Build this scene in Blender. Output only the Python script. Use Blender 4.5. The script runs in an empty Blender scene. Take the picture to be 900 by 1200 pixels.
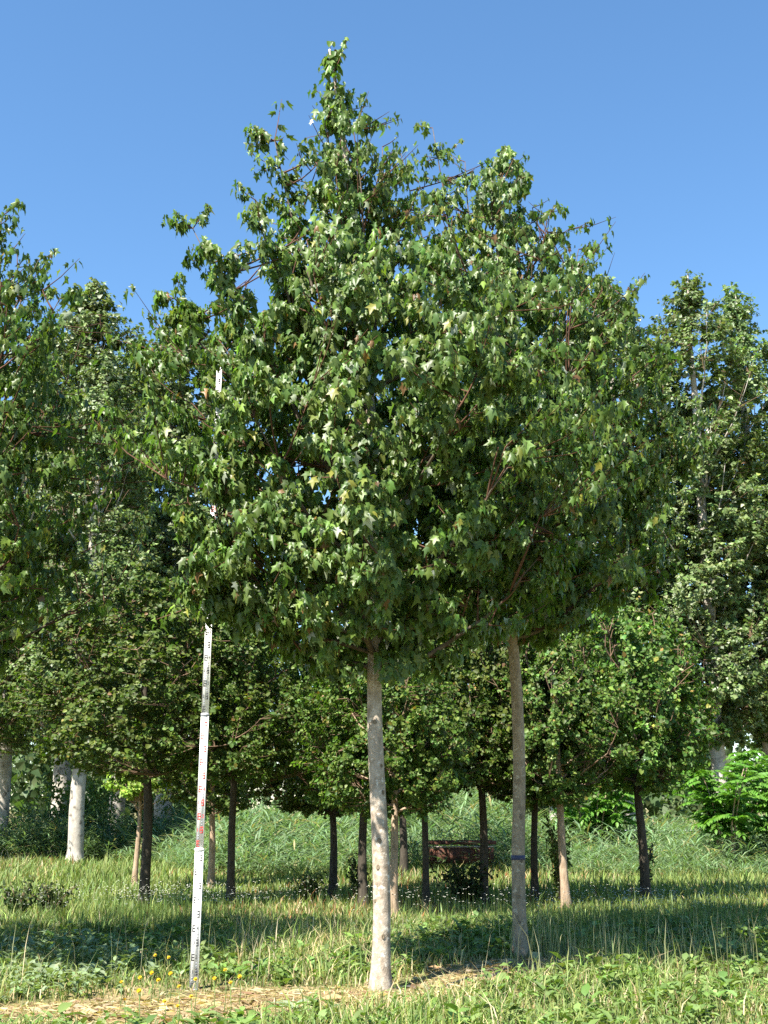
import bpy, math
import numpy as np
from mathutils import Matrix, Vector

# ------------------------------------------------------------------ camera, sky, sun, exposure
scene = bpy.context.scene
COL = scene.collection
CAM_H, PITCH, FPX = 1.42, math.radians(13.84), 1400.0      # focal length in photograph pixels (900 x 1200)

cam_data = bpy.data.cameras.new("camera")
cam = bpy.data.objects.new("camera", cam_data)
COL.objects.link(cam)
cam.location = (0, 0, CAM_H)
cam.rotation_euler = (math.pi / 2 + PITCH, 0, 0)
cam_data.sensor_fit = 'VERTICAL'
cam_data.sensor_height = 24.0
cam_data.lens = 24.0 * FPX / 1200.0
cam_data.clip_end = 1000
scene.camera = cam

SUN_EL, SUN_AZ = math.radians(52), math.radians(39)         # light travels forward and to the right
world = bpy.data.worlds.new("World")
scene.world = world
world.use_nodes = True
wn = world.node_tree
bg = wn.nodes["Background"]
sky = wn.nodes.new("ShaderNodeTexSky")
sky.sky_type = 'NISHITA'
sky.sun_disc = False
sky.sun_elevation = SUN_EL
sky.sun_rotation = math.pi + SUN_AZ
sky.altitude = 0
sky.air_density = 1.0
sky.dust_density = 0.1
sky.ozone_density = 3.5
hsv = wn.nodes.new("ShaderNodeHueSaturation")               # the photograph's blue is a little richer
hsv.inputs["Saturation"].default_value = 1.12
hsv.inputs["Hue"].default_value = 0.496
wn.links.new(sky.outputs[0], hsv.inputs["Color"])
wn.links.new(hsv.outputs[0], bg.inputs[0])
bg.inputs[1].default_value = 0.078

sun_data = bpy.data.lights.new("sun", 'SUN')
sun = bpy.data.objects.new("sun", sun_data)
COL.objects.link(sun)
sun_data.energy = 5.0
sun_data.angle = math.radians(0.53)
sun_data.color = (1.0, 0.945, 0.85)
ldir = Vector((math.sin(SUN_AZ) * math.cos(SUN_EL), math.cos(SUN_AZ) * math.cos(SUN_EL), -math.sin(SUN_EL)))
sun.rotation_euler = ldir.to_track_quat('-Z', 'Y').to_euler()
sun.location = (-8, -8, 14)

scene.view_settings.view_transform = 'Standard'
scene.view_settings.look = 'None'
scene.view_settings.exposure = 1.76
scene.view_settings.gamma = 1.0
scene.render.engine = 'CYCLES'
scene.cycles.max_bounces = 7
scene.cycles.diffuse_bounces = 4
scene.cycles.glossy_bounces = 2
scene.cycles.transmission_bounces = 4
scene.cycles.use_denoising = False

# ------------------------------------------------------------------ helpers
CP, SP = math.cos(PITCH), math.sin(PITCH)


def ray(px, py):
    a, b = (px - 450) / FPX, (600 - py) / FPX
    return np.array([a, CP - b * SP, SP + b * CP])


def on_ground(px, py):
    d = ray(px, py)
    t = -CAM_H / d[2]
    return d * t + np.array([0, 0, CAM_H])


def at(px, py, Y):
    d = ray(px, py)
    return d * (Y / d[1]) + np.array([0, 0, CAM_H])


def project(P):
    P = np.asarray(P, float)
    q = P - np.array([0, 0, CAM_H])
    z = q[..., 1] * CP + q[..., 2] * SP
    u = -q[..., 1] * SP + q[..., 2] * CP
    return 450 + FPX * q[..., 0] / z, 600 - FPX * u / z, z


def wide(x, d):
    """ground position from the first survey (lower pitch, higher eye) to this one"""
    dn = CAM_H / math.tan(math.atan(1.55 / d) - math.radians(0.77))
    return x * dn / d, dn


def grow_by(dn):
    """size factor that goes with wide()"""
    return dn / (1.55 / math.tan(math.atan(CAM_H / dn) + math.radians(0.77)))


def gz(x, y):
    x = np.asarray(x, float); y = np.asarray(y, float)
    return (0.030 * np.sin(0.9 * x + 0.4) * np.sin(0.55 * y + 1.1) + 0.018 * np.sin(2.3 * x + 1.7 * y)
            + 0.012 * np.sin(4.1 * y - 1.3 * x))


def norm(v):
    return v / np.maximum(np.linalg.norm(v, axis=-1, keepdims=True), 1e-9)


def vnoise(P, f, seed=0):
    """smooth pseudo-noise in about -1..1"""
    r = np.random.default_rng(seed + 77)
    out = 0
    for k in range(5):
        w = r.normal(size=P.shape[-1]); w = w / np.linalg.norm(w) * f * (0.7 + 0.25 * k)
        out = out + np.sin(P @ w + r.uniform(0, 6.28))
    return out / 2.6


def set_color(me, colors, name="tint"):
    a = me.color_attributes.new(name, 'FLOAT_COLOR', 'POINT')
    c = np.ones((len(me.vertices), 4), np.float32)
    c[:, :3] = colors
    a.data.foreach_set("color", c.ravel())


def np_mesh(name, V, tris=None, quads=None, tint=None, smooth=False, uv=None):
    me = bpy.data.meshes.new(name)
    V = np.asarray(V, np.float32).reshape(-1, 3)
    tris = np.zeros((0, 3), np.int32) if tris is None else np.asarray(tris, np.int32).reshape(-1, 3)
    quads = np.zeros((0, 4), np.int32) if quads is None else np.asarray(quads, np.int32).reshape(-1, 4)
    me.vertices.add(len(V)); me.vertices.foreach_set("co", V.ravel())
    loops = np.concatenate([tris.ravel(), quads.ravel()])
    me.loops.add(len(loops)); me.loops.foreach_set("vertex_index", loops)
    nt, nq = len(tris), len(quads)
    me.polygons.add(nt + nq)
    starts = np.concatenate([np.arange(nt) * 3, nt * 3 + np.arange(nq) * 4]).astype(np.int32)
    me.polygons.foreach_set("loop_start", starts)
    if smooth:
        me.polygons.foreach_set("use_smooth", np.ones(nt + nq, bool))
    me.update(calc_edges=True)
    if tint is not None:
        set_color(me, np.asarray(tint, np.float32).reshape(-1, 3))
    return me


def link(name, data, mat=None, parent=None, loc=None):
    o = bpy.data.objects.new(name, data)
    COL.objects.link(o)
    if mat is not None and data is not None and not data.materials:
        data.materials.append(mat)
    if parent is not None:
        o.parent = parent
    if loc is not None:
        o.location = loc
    return o


def tag(o, label, cat, group=None, kind=None):
    o["label"] = label
    o["category"] = cat
    if group: o["group"] = group
    if kind: o["kind"] = kind
    return o


def empty(name, loc, rz=0.0):
    o = bpy.data.objects.new(name, None)
    o.empty_display_size = 0.2
    COL.objects.link(o)
    o.location = loc
    o.rotation_euler = (0, 0, rz)
    return o


class MB:
    """collects tubes and boxes for ONE mesh"""
    def __init__(s): s.V, s.T, s.Q, s.n = [], [], [], 0

    def add(s, V, T=None, Q=None):
        V = np.asarray(V, float).reshape(-1, 3)
        if T is not None and len(T): s.T.append(np.asarray(T) + s.n)
        if Q is not None and len(Q): s.Q.append(np.asarray(Q) + s.n)
        s.V.append(V); s.n += len(V)

    def tube(s, pts, rad, k=6, cap=True, wob=0.0, rng=None):
        pts = np.asarray(pts, float); n = len(pts)
        rad = np.broadcast_to(np.asarray(rad, float), (n,))
        d = norm(np.gradient(pts, axis=0))
        ref = np.array([0.0, 1.0, 0.03]) if abs(d[0][2]) > 0.7 else np.array([0, 0, 1.0])
        a = norm(np.cross(d, ref)); b = np.cross(d, a)
        th = np.arange(k) * 2 * math.pi / k
        R = rad[:, None] * np.ones((1, k))
        if wob and rng is not None:
            R = R * (1 + wob * rng.normal(size=(n, k)))
        V = pts[:, None, :] + R[..., None] * (np.cos(th)[None, :, None] * a[:, None, :] + np.sin(th)[None, :, None] * b[:, None, :])
        i = np.arange(n - 1)[:, None] * k; j = np.arange(k)[None, :]; j2 = (j + 1) % k
        Q = np.stack([i + j, i + j2, i + k + j2, i + k + j], -1).reshape(-1, 4)
        T = []
        V = V.reshape(-1, 3)
        if cap:
            V = np.vstack([V, pts[-1] + d[-1] * rad[-1] * 0.5])
            t = n * k; base = (n - 1) * k
            T = [(base + q, base + (q + 1) % k, t) for q in range(k)]
        s.add(V, T, Q)

    def box(s, c, size, M=None):
        x, y, z = np.asarray(size, float) / 2
        V = np.array([[-x, -y, -z], [x, -y, -z], [x, y, -z], [-x, y, -z], [-x, -y, z], [x, -y, z], [x, y, z], [-x, y, z]])
        if M is not None: V = V @ np.asarray(M).T
        s.add(V + np.asarray(c, float), None, [(0, 3, 2, 1), (4, 5, 6, 7), (0, 1, 5, 4), (1, 2, 6, 5), (2, 3, 7, 6), (3, 0, 4, 7)])

    def mesh(s, name, smooth=False, tint=None):
        T = np.concatenate(s.T) if s.T else None
        Q = np.concatenate(s.Q) if s.Q else None
        V = np.concatenate(s.V)
        return np_mesh(name, V, T, Q, smooth=smooth, tint=None if tint is None else np.broadcast_to(tint, V.shape))


# ------------------------------------------------------------------ materials
def new_mat(name):
    m = bpy.data.materials.new(name)
    m.use_nodes = True
    nt = m.node_tree
    return m, nt, nt.nodes["Principled BSDF"], nt.nodes["Material Output"]


def leaf_material(name, rough=0.45, spec=0.5, trans=0.30, tcol=(1.5, 1.6, 0.5), each=0.0):
    m, nt, b, out = new_mat(name)
    at_ = nt.nodes.new("ShaderNodeAttribute"); at_.attribute_name = "tint"
    b.inputs["Roughness"].default_value = rough
    b.inputs["Specular IOR Level"].default_value = spec
    col = at_.outputs["Color"]
    if each:                                              # every tree its own shade of green
        oi = nt.nodes.new("ShaderNodeObjectInfo")
        hs = nt.nodes.new("ShaderNodeHueSaturation")
        for nm, lo, hi in (("Value", 1 - each, 1 + each), ("Hue", .5 - each * .10, .5 + each * .06)):
            mr = nt.nodes.new("ShaderNodeMapRange"); mr.inputs["To Min"].default_value = lo; mr.inputs["To Max"].default_value = hi
            nt.links.new(oi.outputs["Random"], mr.inputs["Value"]); nt.links.new(mr.outputs[0], hs.inputs[nm])
        nt.links.new(col, hs.inputs["Color"]); col = hs.outputs[0]
    nt.links.new(col, b.inputs["Base Color"])
    tr = nt.nodes.new("ShaderNodeBsdfTranslucent")
    mul = nt.nodes.new("ShaderNodeMix"); mul.data_type = 'RGBA'; mul.blend_type = 'MULTIPLY'; mul.inputs[0].default_value = 1
    mul.inputs[7].default_value = (*tcol, 1)
    nt.links.new(col, mul.inputs[6])
    nt.links.new(mul.outputs[2], tr.inputs["Color"])
    mix = nt.nodes.new("ShaderNodeMixShader"); mix.inputs[0].default_value = trans
    nt.links.new(b.outputs[0], mix.inputs[1]); nt.links.new(tr.outputs[0], mix.inputs[2])
    nt.links.new(mix.outputs[0], out.inputs["Surface"])
    return m


def bark_material(name, c1, c2, scale=14, stretch=(1, 1, 0.25), bump=0.4, rough=0.85, spots=None):
    m, nt, b, out = new_mat(name)
    tc = nt.nodes.new("ShaderNodeTexCoord")
    mp = nt.nodes.new("ShaderNodeMapping"); mp.inputs["Scale"].default_value = stretch
    nt.links.new(tc.outputs["Object"], mp.inputs[0])
    n1 = nt.nodes.new("ShaderNodeTexNoise"); n1.inputs["Scale"].default_value = scale; n1.inputs["Detail"].default_value = 7
    n1.inputs["Roughness"].default_value = 0.65
    nt.links.new(mp.outputs[0], n1.inputs["Vector"])
    cr = nt.nodes.new("ShaderNodeValToRGB")
    cr.color_ramp.elements[0].position = 0.33; cr.color_ramp.elements[0].color = (*c1, 1)
    cr.color_ramp.elements[1].position = 0.66; cr.color_ramp.elements[1].color = (*c2, 1)
    nt.links.new(n1.outputs[0], cr.inputs[0])
    col = cr.outputs[0]
    if spots:
        n2 = nt.nodes.new("ShaderNodeTexNoise"); n2.inputs["Scale"].default_value = spots[1]; n2.inputs["Detail"].default_value = 3
        nt.links.new(tc.outputs["Object"], n2.inputs["Vector"])
        r2 = nt.nodes.new("ShaderNodeValToRGB")
        r2.color_ramp.elements[0].position = 0.58; r2.color_ramp.elements[1].position = 0.68
        nt.links.new(n2.outputs[0], r2.inputs[0])
        mx = nt.nodes.new("ShaderNodeMix"); mx.data_type = 'RGBA'
        nt.links.new(r2.outputs[0], mx.inputs[0]); nt.links.new(col, mx.inputs[6]); mx.inputs[7].default_value = (*spots[0], 1)
        col = mx.outputs[2]
    nt.links.new(col, b.inputs["Base Color"])
    b.inputs["Roughness"].default_value = rough
    b.inputs["Specular IOR Level"].default_value = 0.2
    bp = nt.nodes.new("ShaderNodeBump"); bp.inputs["Strength"].default_value = bump; bp.inputs["Distance"].default_value = 0.02
    nt.links.new(n1.outputs[0], bp.inputs["Height"]); nt.links.new(bp.outputs[0], b.inputs["Normal"])
    return m


def plain_material(name, c, rough=0.6, var=0.25, scale=9, metal=0.0, c2=None):
    m, nt, b, out = new_mat(name)
    tc = nt.nodes.new("ShaderNodeTexCoord")
    n = nt.nodes.new("ShaderNodeTexNoise"); n.inputs["Scale"].default_value = scale; n.inputs["Detail"].default_value = 6
    nt.links.new(tc.outputs["Object"], n.inputs["Vector"])
    cr = nt.nodes.new("ShaderNodeValToRGB")
    a = c2 if c2 else tuple(v * (1 - var) for v in c)
    cr.color_ramp.elements[0].position = 0.35; cr.color_ramp.elements[0].color = (*a, 1)
    cr.color_ramp.elements[1].position = 0.65; cr.color_ramp.elements[1].color = (*c, 1)
    nt.links.new(n.outputs[0], cr.inputs[0]); nt.links.new(cr.outputs[0], b.inputs["Base Color"])
    b.inputs["Roughness"].default_value = rough; b.inputs["Metallic"].default_value = metal
    return m


M_MAPLE = leaf_material("maple_leaf", 0.42, 0.34, 0.38, (1.25, 1.5, 0.5))
M_FIELD = leaf_material("field_maple_leaf", 0.5, 0.25, 0.32, (1.25, 1.55, 0.45), 0.24)
M_POP = leaf_material("poplar_leaf", 0.45, 0.35, 0.28, each=0.12)
M_SUMAC = leaf_material("sumac_leaf", 0.5, 0.4, 0.35)
M_GRASS = leaf_material("grass_blade", 0.6, 0.3, 0.35, (1.3, 1.4, 0.6))
M_WEED = leaf_material("weed_leaf", 0.55, 0.35, 0.28)
M_PETAL = leaf_material("petal", 0.6, 0.2, 0.3, (1.0, 1.0, 1.0))
M_BARK = bark_material("pale_maple_bark", (0.20, 0.155, 0.11), (0.44, 0.375, 0.30), 13, (1, 1, 0.8), 0.9, spots=((0.52, 0.48, 0.41), 24))
M_BARK_GREY = bark_material("grey_maple_bark", (0.17, 0.13, 0.085), (0.33, 0.26, 0.18), 16, (1, 1, 0.5), 0.6, spots=((0.40, 0.34, 0.25), 22))
M_BARK_SHADED = bark_material("shaded_bark", (0.028, 0.023, 0.017), (0.075, 0.062, 0.046), 22, (1, 1, 0.3), 0.8)  # bark darkened: the shade under the crowns is put into its colour
M_BARK_TAN = bark_material("tan_bark", (0.20, 0.14, 0.09), (0.40, 0.30, 0.21), 20, (1, 1, 0.35), 0.7)
M_BARK_POP = bark_material("poplar_bark", (0.27, 0.24, 0.20), (0.47, 0.43, 0.37), 9, (1, 1, 0.7), 0.4, spots=((0.14, 0.12, 0.10), 5))
M_SCAR = bark_material("scar_bark", (0.10, 0.075, 0.05), (0.24, 0.19, 0.13), 30, (1, 1, 1), 0.6)
M_LIMB = bark_material("limb_bark", (0.065, 0.05, 0.035), (0.14, 0.11, 0.08), 20, (1, 1, 1), 0.3)
M_TWIG = bark_material("twig_bark", (0.10, 0.065, 0.04), (0.20, 0.13, 0.085), 25, (1, 1, 1), 0.2)
M_RED_TWIG = bark_material("red_twig", (0.07, 0.035, 0.022), (0.12, 0.062, 0.038), 25, (1, 1, 1), 0.1)

# ------------------------------------------------------------------ leaf templates: (verts, tris)
def mirror_leaf(right, mid, tris, fold, curl):
    """right: outline points on x > 0; mid: midrib points; tris index mid first, then right points"""
    m = len(mid); r = len(right)
    V = [(0, y) for y in mid] + list(right) + [(-x, y) for x, y in right]
    V = np.array([(x, y, fold * abs(x) - curl * y * y) for x, y in V])
    T = []
    for t in tris:
        T.append(t)
        T.append(tuple((q if q < m else q + r) for q in (t[0], t[2], t[1])))
    return V, np.array(T)


MAPLE_T = mirror_leaf([(.34, .04), (.24, .24), (.50, .58), (.22, .58)], [0, .42, 1.0],
                      [(0, 3, 4), (0, 4, 1), (1, 4, 5), (1, 5, 6), (1, 6, 2)], -0.30, 0.25)
_MR = [(.34, .04), (.24, .24), (.50, .58), (.22, .58)]
_MT = [(0, 3, 4), (0, 4, 1), (1, 4, 5), (1, 5, 6), (1, 6, 2)]
MAPLE_VAR = [mirror_leaf(_MR, [0, .42, 1.0], _MT, f, c) for f, c in ((-0.25, .20), (-0.75, .45), (.30, .10), (-0.45, .75), (.65, .35))]
MAPLE_VAR = [(V + np.random.default_rng(i).normal(0, .035, V.shape) * np.array([.6, .6, 1.6]), T) for i, (V, T) in enumerate(MAPLE_VAR)]
FIELD_T = mirror_leaf([(.44, .25), (.34, .70)], [0, 1.0], [(0, 2, 3), (0, 3, 1)], 0.25, 0.2)
DELTA_T = mirror_leaf([(.46, .22)], [0, 1.0], [(0, 2, 1)], 0.25, 0.15)
OVAL_T = mirror_leaf([(.22, .28), (.20, .68)], [0, .5, 1.0], [(0, 3, 1), (1, 3, 4), (1, 4, 2)], 0.25, 0.35)


def frames(D, N):
    D = norm(D); B = norm(np.cross(D, N)); N = np.cross(B, D)
    return D, B, N


def leaf_verts(P, D, N, size, tmpl, width=None):
    V, T = tmpl
    D, B, N = frames(D, N)
    if width is not None: B = B * width[:, None]
    W = P[:, None, :] + size[:, None, None] * (V[None, :, 0, None] * B[:, None] + V[None, :, 1, None] * D[:, None] + V[None, :, 2, None] * N[:, None])
    F = (np.arange(len(P)) * len(V))[:, None, None] + T[None]
    return W.reshape(-1, 3), F.reshape(-1, 3)


def leaf_mesh(name, P, D, N, size, tint, tmpl, width=None):
    W, F = leaf_verts(P, D, N, size, tmpl, width)
    return np_mesh(name, W, F, tint=np.repeat(tint, len(tmpl[0]), axis=0))


def tints(rng, n, base, var=0.25, odd=None, odd_p=0.0):
    """each leaf its own green; a share of odd ones (yellowing, reddish or pale)"""
    b = np.array(base)
    c = b[rng.integers(0, len(b), n)] if b.ndim == 2 else np.broadcast_to(b, (n, 3)).copy()
    c = c * np.exp(rng.normal(0, var, (n, 1))) * np.exp(rng.normal(0, var * 0.25, (n, 3)))
    if odd is not None:
        k = rng.random(n) < odd_p
        o = np.array(odd); c[k] = o[rng.integers(0, len(o), k.sum())] * np.exp(rng.normal(0, 0.2, (k.sum(), 1)))
    return np.clip(c, 0.004, 0.8)


# ------------------------------------------------------------------ tree generator
def bez(p0, c, p1, n):
    t = np.linspace(0, 1, n)[:, None]
    return (1 - t) ** 2 * p0 + 2 * t * (1 - t) * c + t * t * p1


def grow(seed, H, hb, env, r0, nlimb, nsec, ntip, nleaf, leaf_size, axis=None, leaders=(), gap=0.55, shell=0.42,
         droop=1.5, petiole=0.05, leaf_len=0.5, gapf=2.0, rise=(0.6, 1.5), twig_r=0.005, az_noise=0.16, top_r=0.012, nshoot=0, clothe=0, clump=-9.0, clumpf=3.4):
    """a skeleton of trunk, limbs and twigs inside an envelope (height -> radius), leaves on the twig ends"""
    rng = np.random.default_rng(seed)
    hs = np.array([e[0] for e in env]); rs = np.array([e[1] for e in env])
    ph = rng.uniform(0, 6.28, 6)
    ax_h = np.array([a[0] for a in axis]) if axis else np.array([0, H])
    ax_x = np.array([a[1] for a in axis]) if axis else np.zeros(2)
    ax_y = np.array([a[2] for a in axis]) if axis else np.zeros(2)

    def ax(h):
        h = np.asarray(h, float)
        w = 0.028 * np.sin(1.7 * h + ph[0]) * np.minimum(h, 1)
        w2 = 0.018 * np.sin(1.3 * h + ph[1]) * np.minimum(h, 1)
        return np.stack([np.interp(h, ax_h, ax_x) + w, np.interp(h, ax_h, ax_y) + w2, h], -1)

    def R(h, az):
        return np.interp(h, hs, rs) * (1 + az_noise * (np.sin(3 * az + ph[2] + 1.3 * h) + 0.7 * np.sin(5 * az + ph[3] - 2.1 * h) + 0.5 * np.sin(2.6 * h + ph[4])))

    def trad(h):
        return r0 * np.clip(1 - h / H, 0, 1) ** 0.75 + top_r

    th = np.concatenate([[-0.12, 0.0, 0.06, 0.16, 0.35], np.linspace(0.6, H, 22)])
    tp = ax(np.maximum(th, 0)); tp[0, 2] = -0.12
    flare = np.where(th < 0.36, 1 + 0.38 * np.clip(1 - th / 0.36, 0, 1) ** 2, 1)
    trunk = MB(); trunk.tube(tp, trad(np.maximum(th, 0)) * flare, 14, wob=0.02, rng=rng)
    limbs = []; nodes = []
    hh = np.linspace(hb + 0.25, H * 0.97, 30)
    nodes.append(ax(hh))
    branches = []
    for i in range(nlimb):
        f = i / max(nlimb - 1, 1)
        h0 = hb + (0.72 * H - hb) * f ** 1.15
        az = i * 2.39996 + rng.uniform(-.35, .35)
        h1 = min(h0 + rng.uniform(*rise) * (0.7 + 0.5 * f), H * 0.93)
        r1 = R(h1, az) * rng.uniform(0.66, 0.90)
        p0 = ax(h0); p1 = ax(h1) + np.array([r1 * math.cos(az), r1 * math.sin(az), 0])
        c = p0 + np.array([math.cos(az), math.sin(az), 0]) * r1 * 0.62 + np.array([0, 0, (h1 - h0) * 0.30])
        pts = bez(p0, c, p1, 9); pts[1:-1] += rng.normal(0, 0.018, (7, 3))
        ra = np.linspace(min(trad(h0) * 0.48, 0.034), 0.004, 9)
        limbs.append((pts, ra)); branches.append(pts)
    for L in leaders:
        L = np.array(L, float)
        h0 = hb + (L[2] - hb) * rng.uniform(0.32, 0.45)
        p0 = ax(h0)
        c = np.array([p0[0] * 0.35 + L[0] * 0.65, p0[1] * 0.35 + L[1] * 0.65, p0[2] * 0.55 + L[2] * 0.45])
        pts = bez(p0, c, L, 11); pts[1:-1] += rng.normal(0, 0.015, (9, 3))
        limbs.append((pts, np.linspace(0.022, 0.004, 11))); branches.append(pts)
    sec = MB(); nsecs = 0
    for pts in list(branches):
        nodes.append(pts[2:])
        for k in range(nsec):
            t = rng.uniform(0.22, 0.97); q = t * (len(pts) - 1); i0 = int(q)
            p = pts[i0] + (pts[min(i0 + 1, len(pts) - 1)] - pts[i0]) * (q - i0)
            dr = norm(pts[min(i0 + 1, len(pts) - 1)] - pts[max(i0 - 1, 0)])
            rad = p - ax(p[2]); rad[2] = 0
            d = norm(0.6 * dr + 0.35 * norm(rad) + np.array([0, 0, 0.35]) + rng.normal(0, 0.55, 3))
            e = p + d * rng.uniform(0.35, 0.95) * (0.4 + 0.22 * H / 2.2 * 0.5)
            e[2] = np.clip(e[2], hb, H * 0.98)
            o = e - ax(e[2]); rr = math.hypot(o[0], o[1]); lim = R(e[2], math.atan2(o[1], o[0])) * 0.96
            if rr > lim: e[:2] = ax(e[2])[:2] + o[:2] * lim / rr
            cc = (p + e) / 2 + np.array([0, 0, -0.04]) + rng.normal(0, 0.03, 3)
            b = bez(p, cc, e, 5)
            sec.tube(b, np.linspace(0.010, 0.004, 5), 4); nodes.append(b[1:])
    NODE = np.concatenate(nodes)
    # twig tips through the crown, thinned by a clumpy field
    tips = []
    while len(tips) < ntip:
        n = 4000
        h = rng.uniform(hb, H, n); az = rng.uniform(0, 6.2832, n); RR = R(h, az)
        keep = rng.random(n) < (RR / RR.max()) ** 1.3
        u = rng.random(n) ** shell
        p = ax(h) + np.stack([RR * u * np.cos(az), RR * u * np.sin(az), np.zeros(n)], -1)
        keep &= vnoise(p, gapf, seed) > -gap * 1.2
        keep &= (u < 0.74) | (vnoise(p, clumpf, seed + 5) > clump)       # outer sprays in clumps, gaps between them
        tips.extend(p[keep])
    tips = np.array(tips[:ntip])
    ext = []
    for L in leaders:                                     # short side shoots up each leader
        L = np.array(L, float); b = [x for x in branches if np.allclose(x[-1], L)][0]
        for k in range(17):
            t = rng.uniform(0.45, 1.0); p = b[int(t * 10)] if t < 1 else b[-1]
            p = b[0] * 0 + np.array([np.interp(t * 10, range(11), b[:, j]) for j in range(3)])
            a = rng.uniform(0, 6.28); r_ = rng.uniform(0.08, 0.42) * (1.25 - t)
            ext.append(p + np.array([math.cos(a) * r_, math.sin(a) * r_, rng.uniform(0.0, 0.15)]))
        ext.append(L + np.array([0, 0, 0.06]))
    for b in branches:                                    # leafy spurs along every limb
        for k in range(clothe):
            t = rng.uniform(.35, 1) * (len(b) - 1)
            ext.append(np.array([np.interp(t, range(len(b)), b[:, j]) for j in range(3)]) + rng.normal(0, .15, 3) + [0, 0, .06])
    ext.append(ax(H) + np.array([0, 0, .08]))
    for k in range(22):
        h = H - rng.uniform(0, 1) ** 1.3 * 0.28 * H; a = rng.uniform(0, 6.28)
        ext.append(ax(h) + np.array([math.cos(a), math.sin(a), 0]) * R(h, a) * rng.uniform(.3, 1.0))
    n_full = len(tips) + len(ext)
    for k in range(nshoot):                               # airy young shoots that stand clear of the crown's outline
        h = hb + (H * .90 - hb) * rng.uniform(.28, 1) ** .8; a = rng.uniform(0, 6.28)
        st = ax(h) + np.array([math.cos(a), math.sin(a), 0]) * R(h, a) * .92
        ext.append(st + norm(np.array([math.cos(a) * .75, math.sin(a) * .75, 1.0]) + rng.normal(0, .25, 3)) * rng.uniform(.22, .62))
    tips = np.vstack([tips, np.array(ext)])
    n = len(tips)
    src = np.empty((n, 3))
    for s in range(0, n, 400):
        d = tips[s:s + 400, None] - NODE[None]
        cost = np.linalg.norm(d, axis=-1) + 1.6 * np.maximum(0, -d[..., 2] + 0.04)
        src[s:s + 400] = NODE[cost.argmin(1)]
    vec = tips - src; ln = np.linalg.norm(vec, axis=1, keepdims=True)
    short = ln[:, 0] < 0.15
    if short.any():
        rad = tips[short] - ax(tips[short, 2]); rad[:, 2] = 0.12
        tips[short] += norm(rad + rng.normal(0, .05, rad.shape)) * 0.2
        vec = tips - src; ln = np.linalg.norm(vec, axis=1, keepdims=True)
    u = vec / ln
    # twig mesh: three-sided, three rings, a slight sag
    mid = src + vec * 0.5 + np.array([0, 0, -0.05]) * ln
    a = norm(np.cross(u, np.array([0.3, 0.2, 1.0]))); b = np.cross(u, a)
    th3 = np.arange(3) * 2.0944
    rings = []
    for c, r in ((src, twig_r * 1.3), (mid, twig_r), (tips, twig_r * 0.4)):
        rings.append(c[:, None] + r * (np.cos(th3)[None, :, None] * a[:, None] + np.sin(th3)[None, :, None] * b[:, None]))
    V = np.concatenate(rings, 1)                          # n x 9 x 3
    q = []
    for g in (0, 3):
        for k in range(3): q.append((g + k, g + (k + 1) % 3, g + 3 + (k + 1) % 3, g + 3 + k))
    F = (np.arange(n) * 9)[:, None, None] + np.array(q)[None]
    sec.add(V.reshape(-1, 3), None, F.reshape(-1, 4))
    # leaves
    lam = np.full(n, float(nleaf)); lam[n_full:] *= .5
    cnt = np.maximum(3, rng.poisson(lam)); idx = np.repeat(np.arange(n), cnt); m = len(idx)
    back = np.minimum(ln[idx, 0] * 0.8, leaf_len) * rng.random(m) ** 1.1
    t = 1 - back / ln[idx, 0]; tt = t[:, None]
    base = (1 - tt) ** 2 * src[idx] + 2 * tt * (1 - tt) * mid[idx] + tt * tt * tips[idx]
    side = rng.normal(0, 1, (m, 3)); side -= (side * u[idx]).sum(1, keepdims=True) * u[idx]
    side = norm(side)
    pd = norm(side + 0.5 * u[idx] + np.array([0, 0, 0.25]))
    pet = petiole * rng.uniform(0.5, 1.3, (m, 1))
    P = base + pd * pet
    radial = P - ax(P[:, 2]); radial[:, 2] *= 0
    radial = norm(radial + 1e-6)
    D = norm(0.5 * pd + 0.22 * radial + np.array([0, 0, -droop]) + rng.normal(0, 0.40, (m, 3)))
    N = norm(0.9 * radial + 0.45 * pd + np.array([0, 0, 0.55]) + rng.normal(0, 0.42, (m, 3)))
    if nshoot:                                            # the top is airier than the body of the crown
        thin = rng.random(m) > .48 * np.clip((P[:, 2] / H - .62) / .22, 0, 1)
        P, D, N, idx, radial = P[thin], D[thin], N[thin], idx[thin], radial[thin]; m = len(P)
    size = leaf_size * np.exp(np.clip(rng.normal(0, 0.30, m), -.8, .5))
    outer = np.hypot(*(P - ax(P[:, 2]))[:, :2].T) / np.maximum(R(P[:, 2], 0), .2)
    return dict(trunk=trunk, limbs=limbs, twigs=sec, P=P, D=D, N=N, size=size, outer=outer, rng=rng, shoot=idx, trad=trad, ax=ax)


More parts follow.
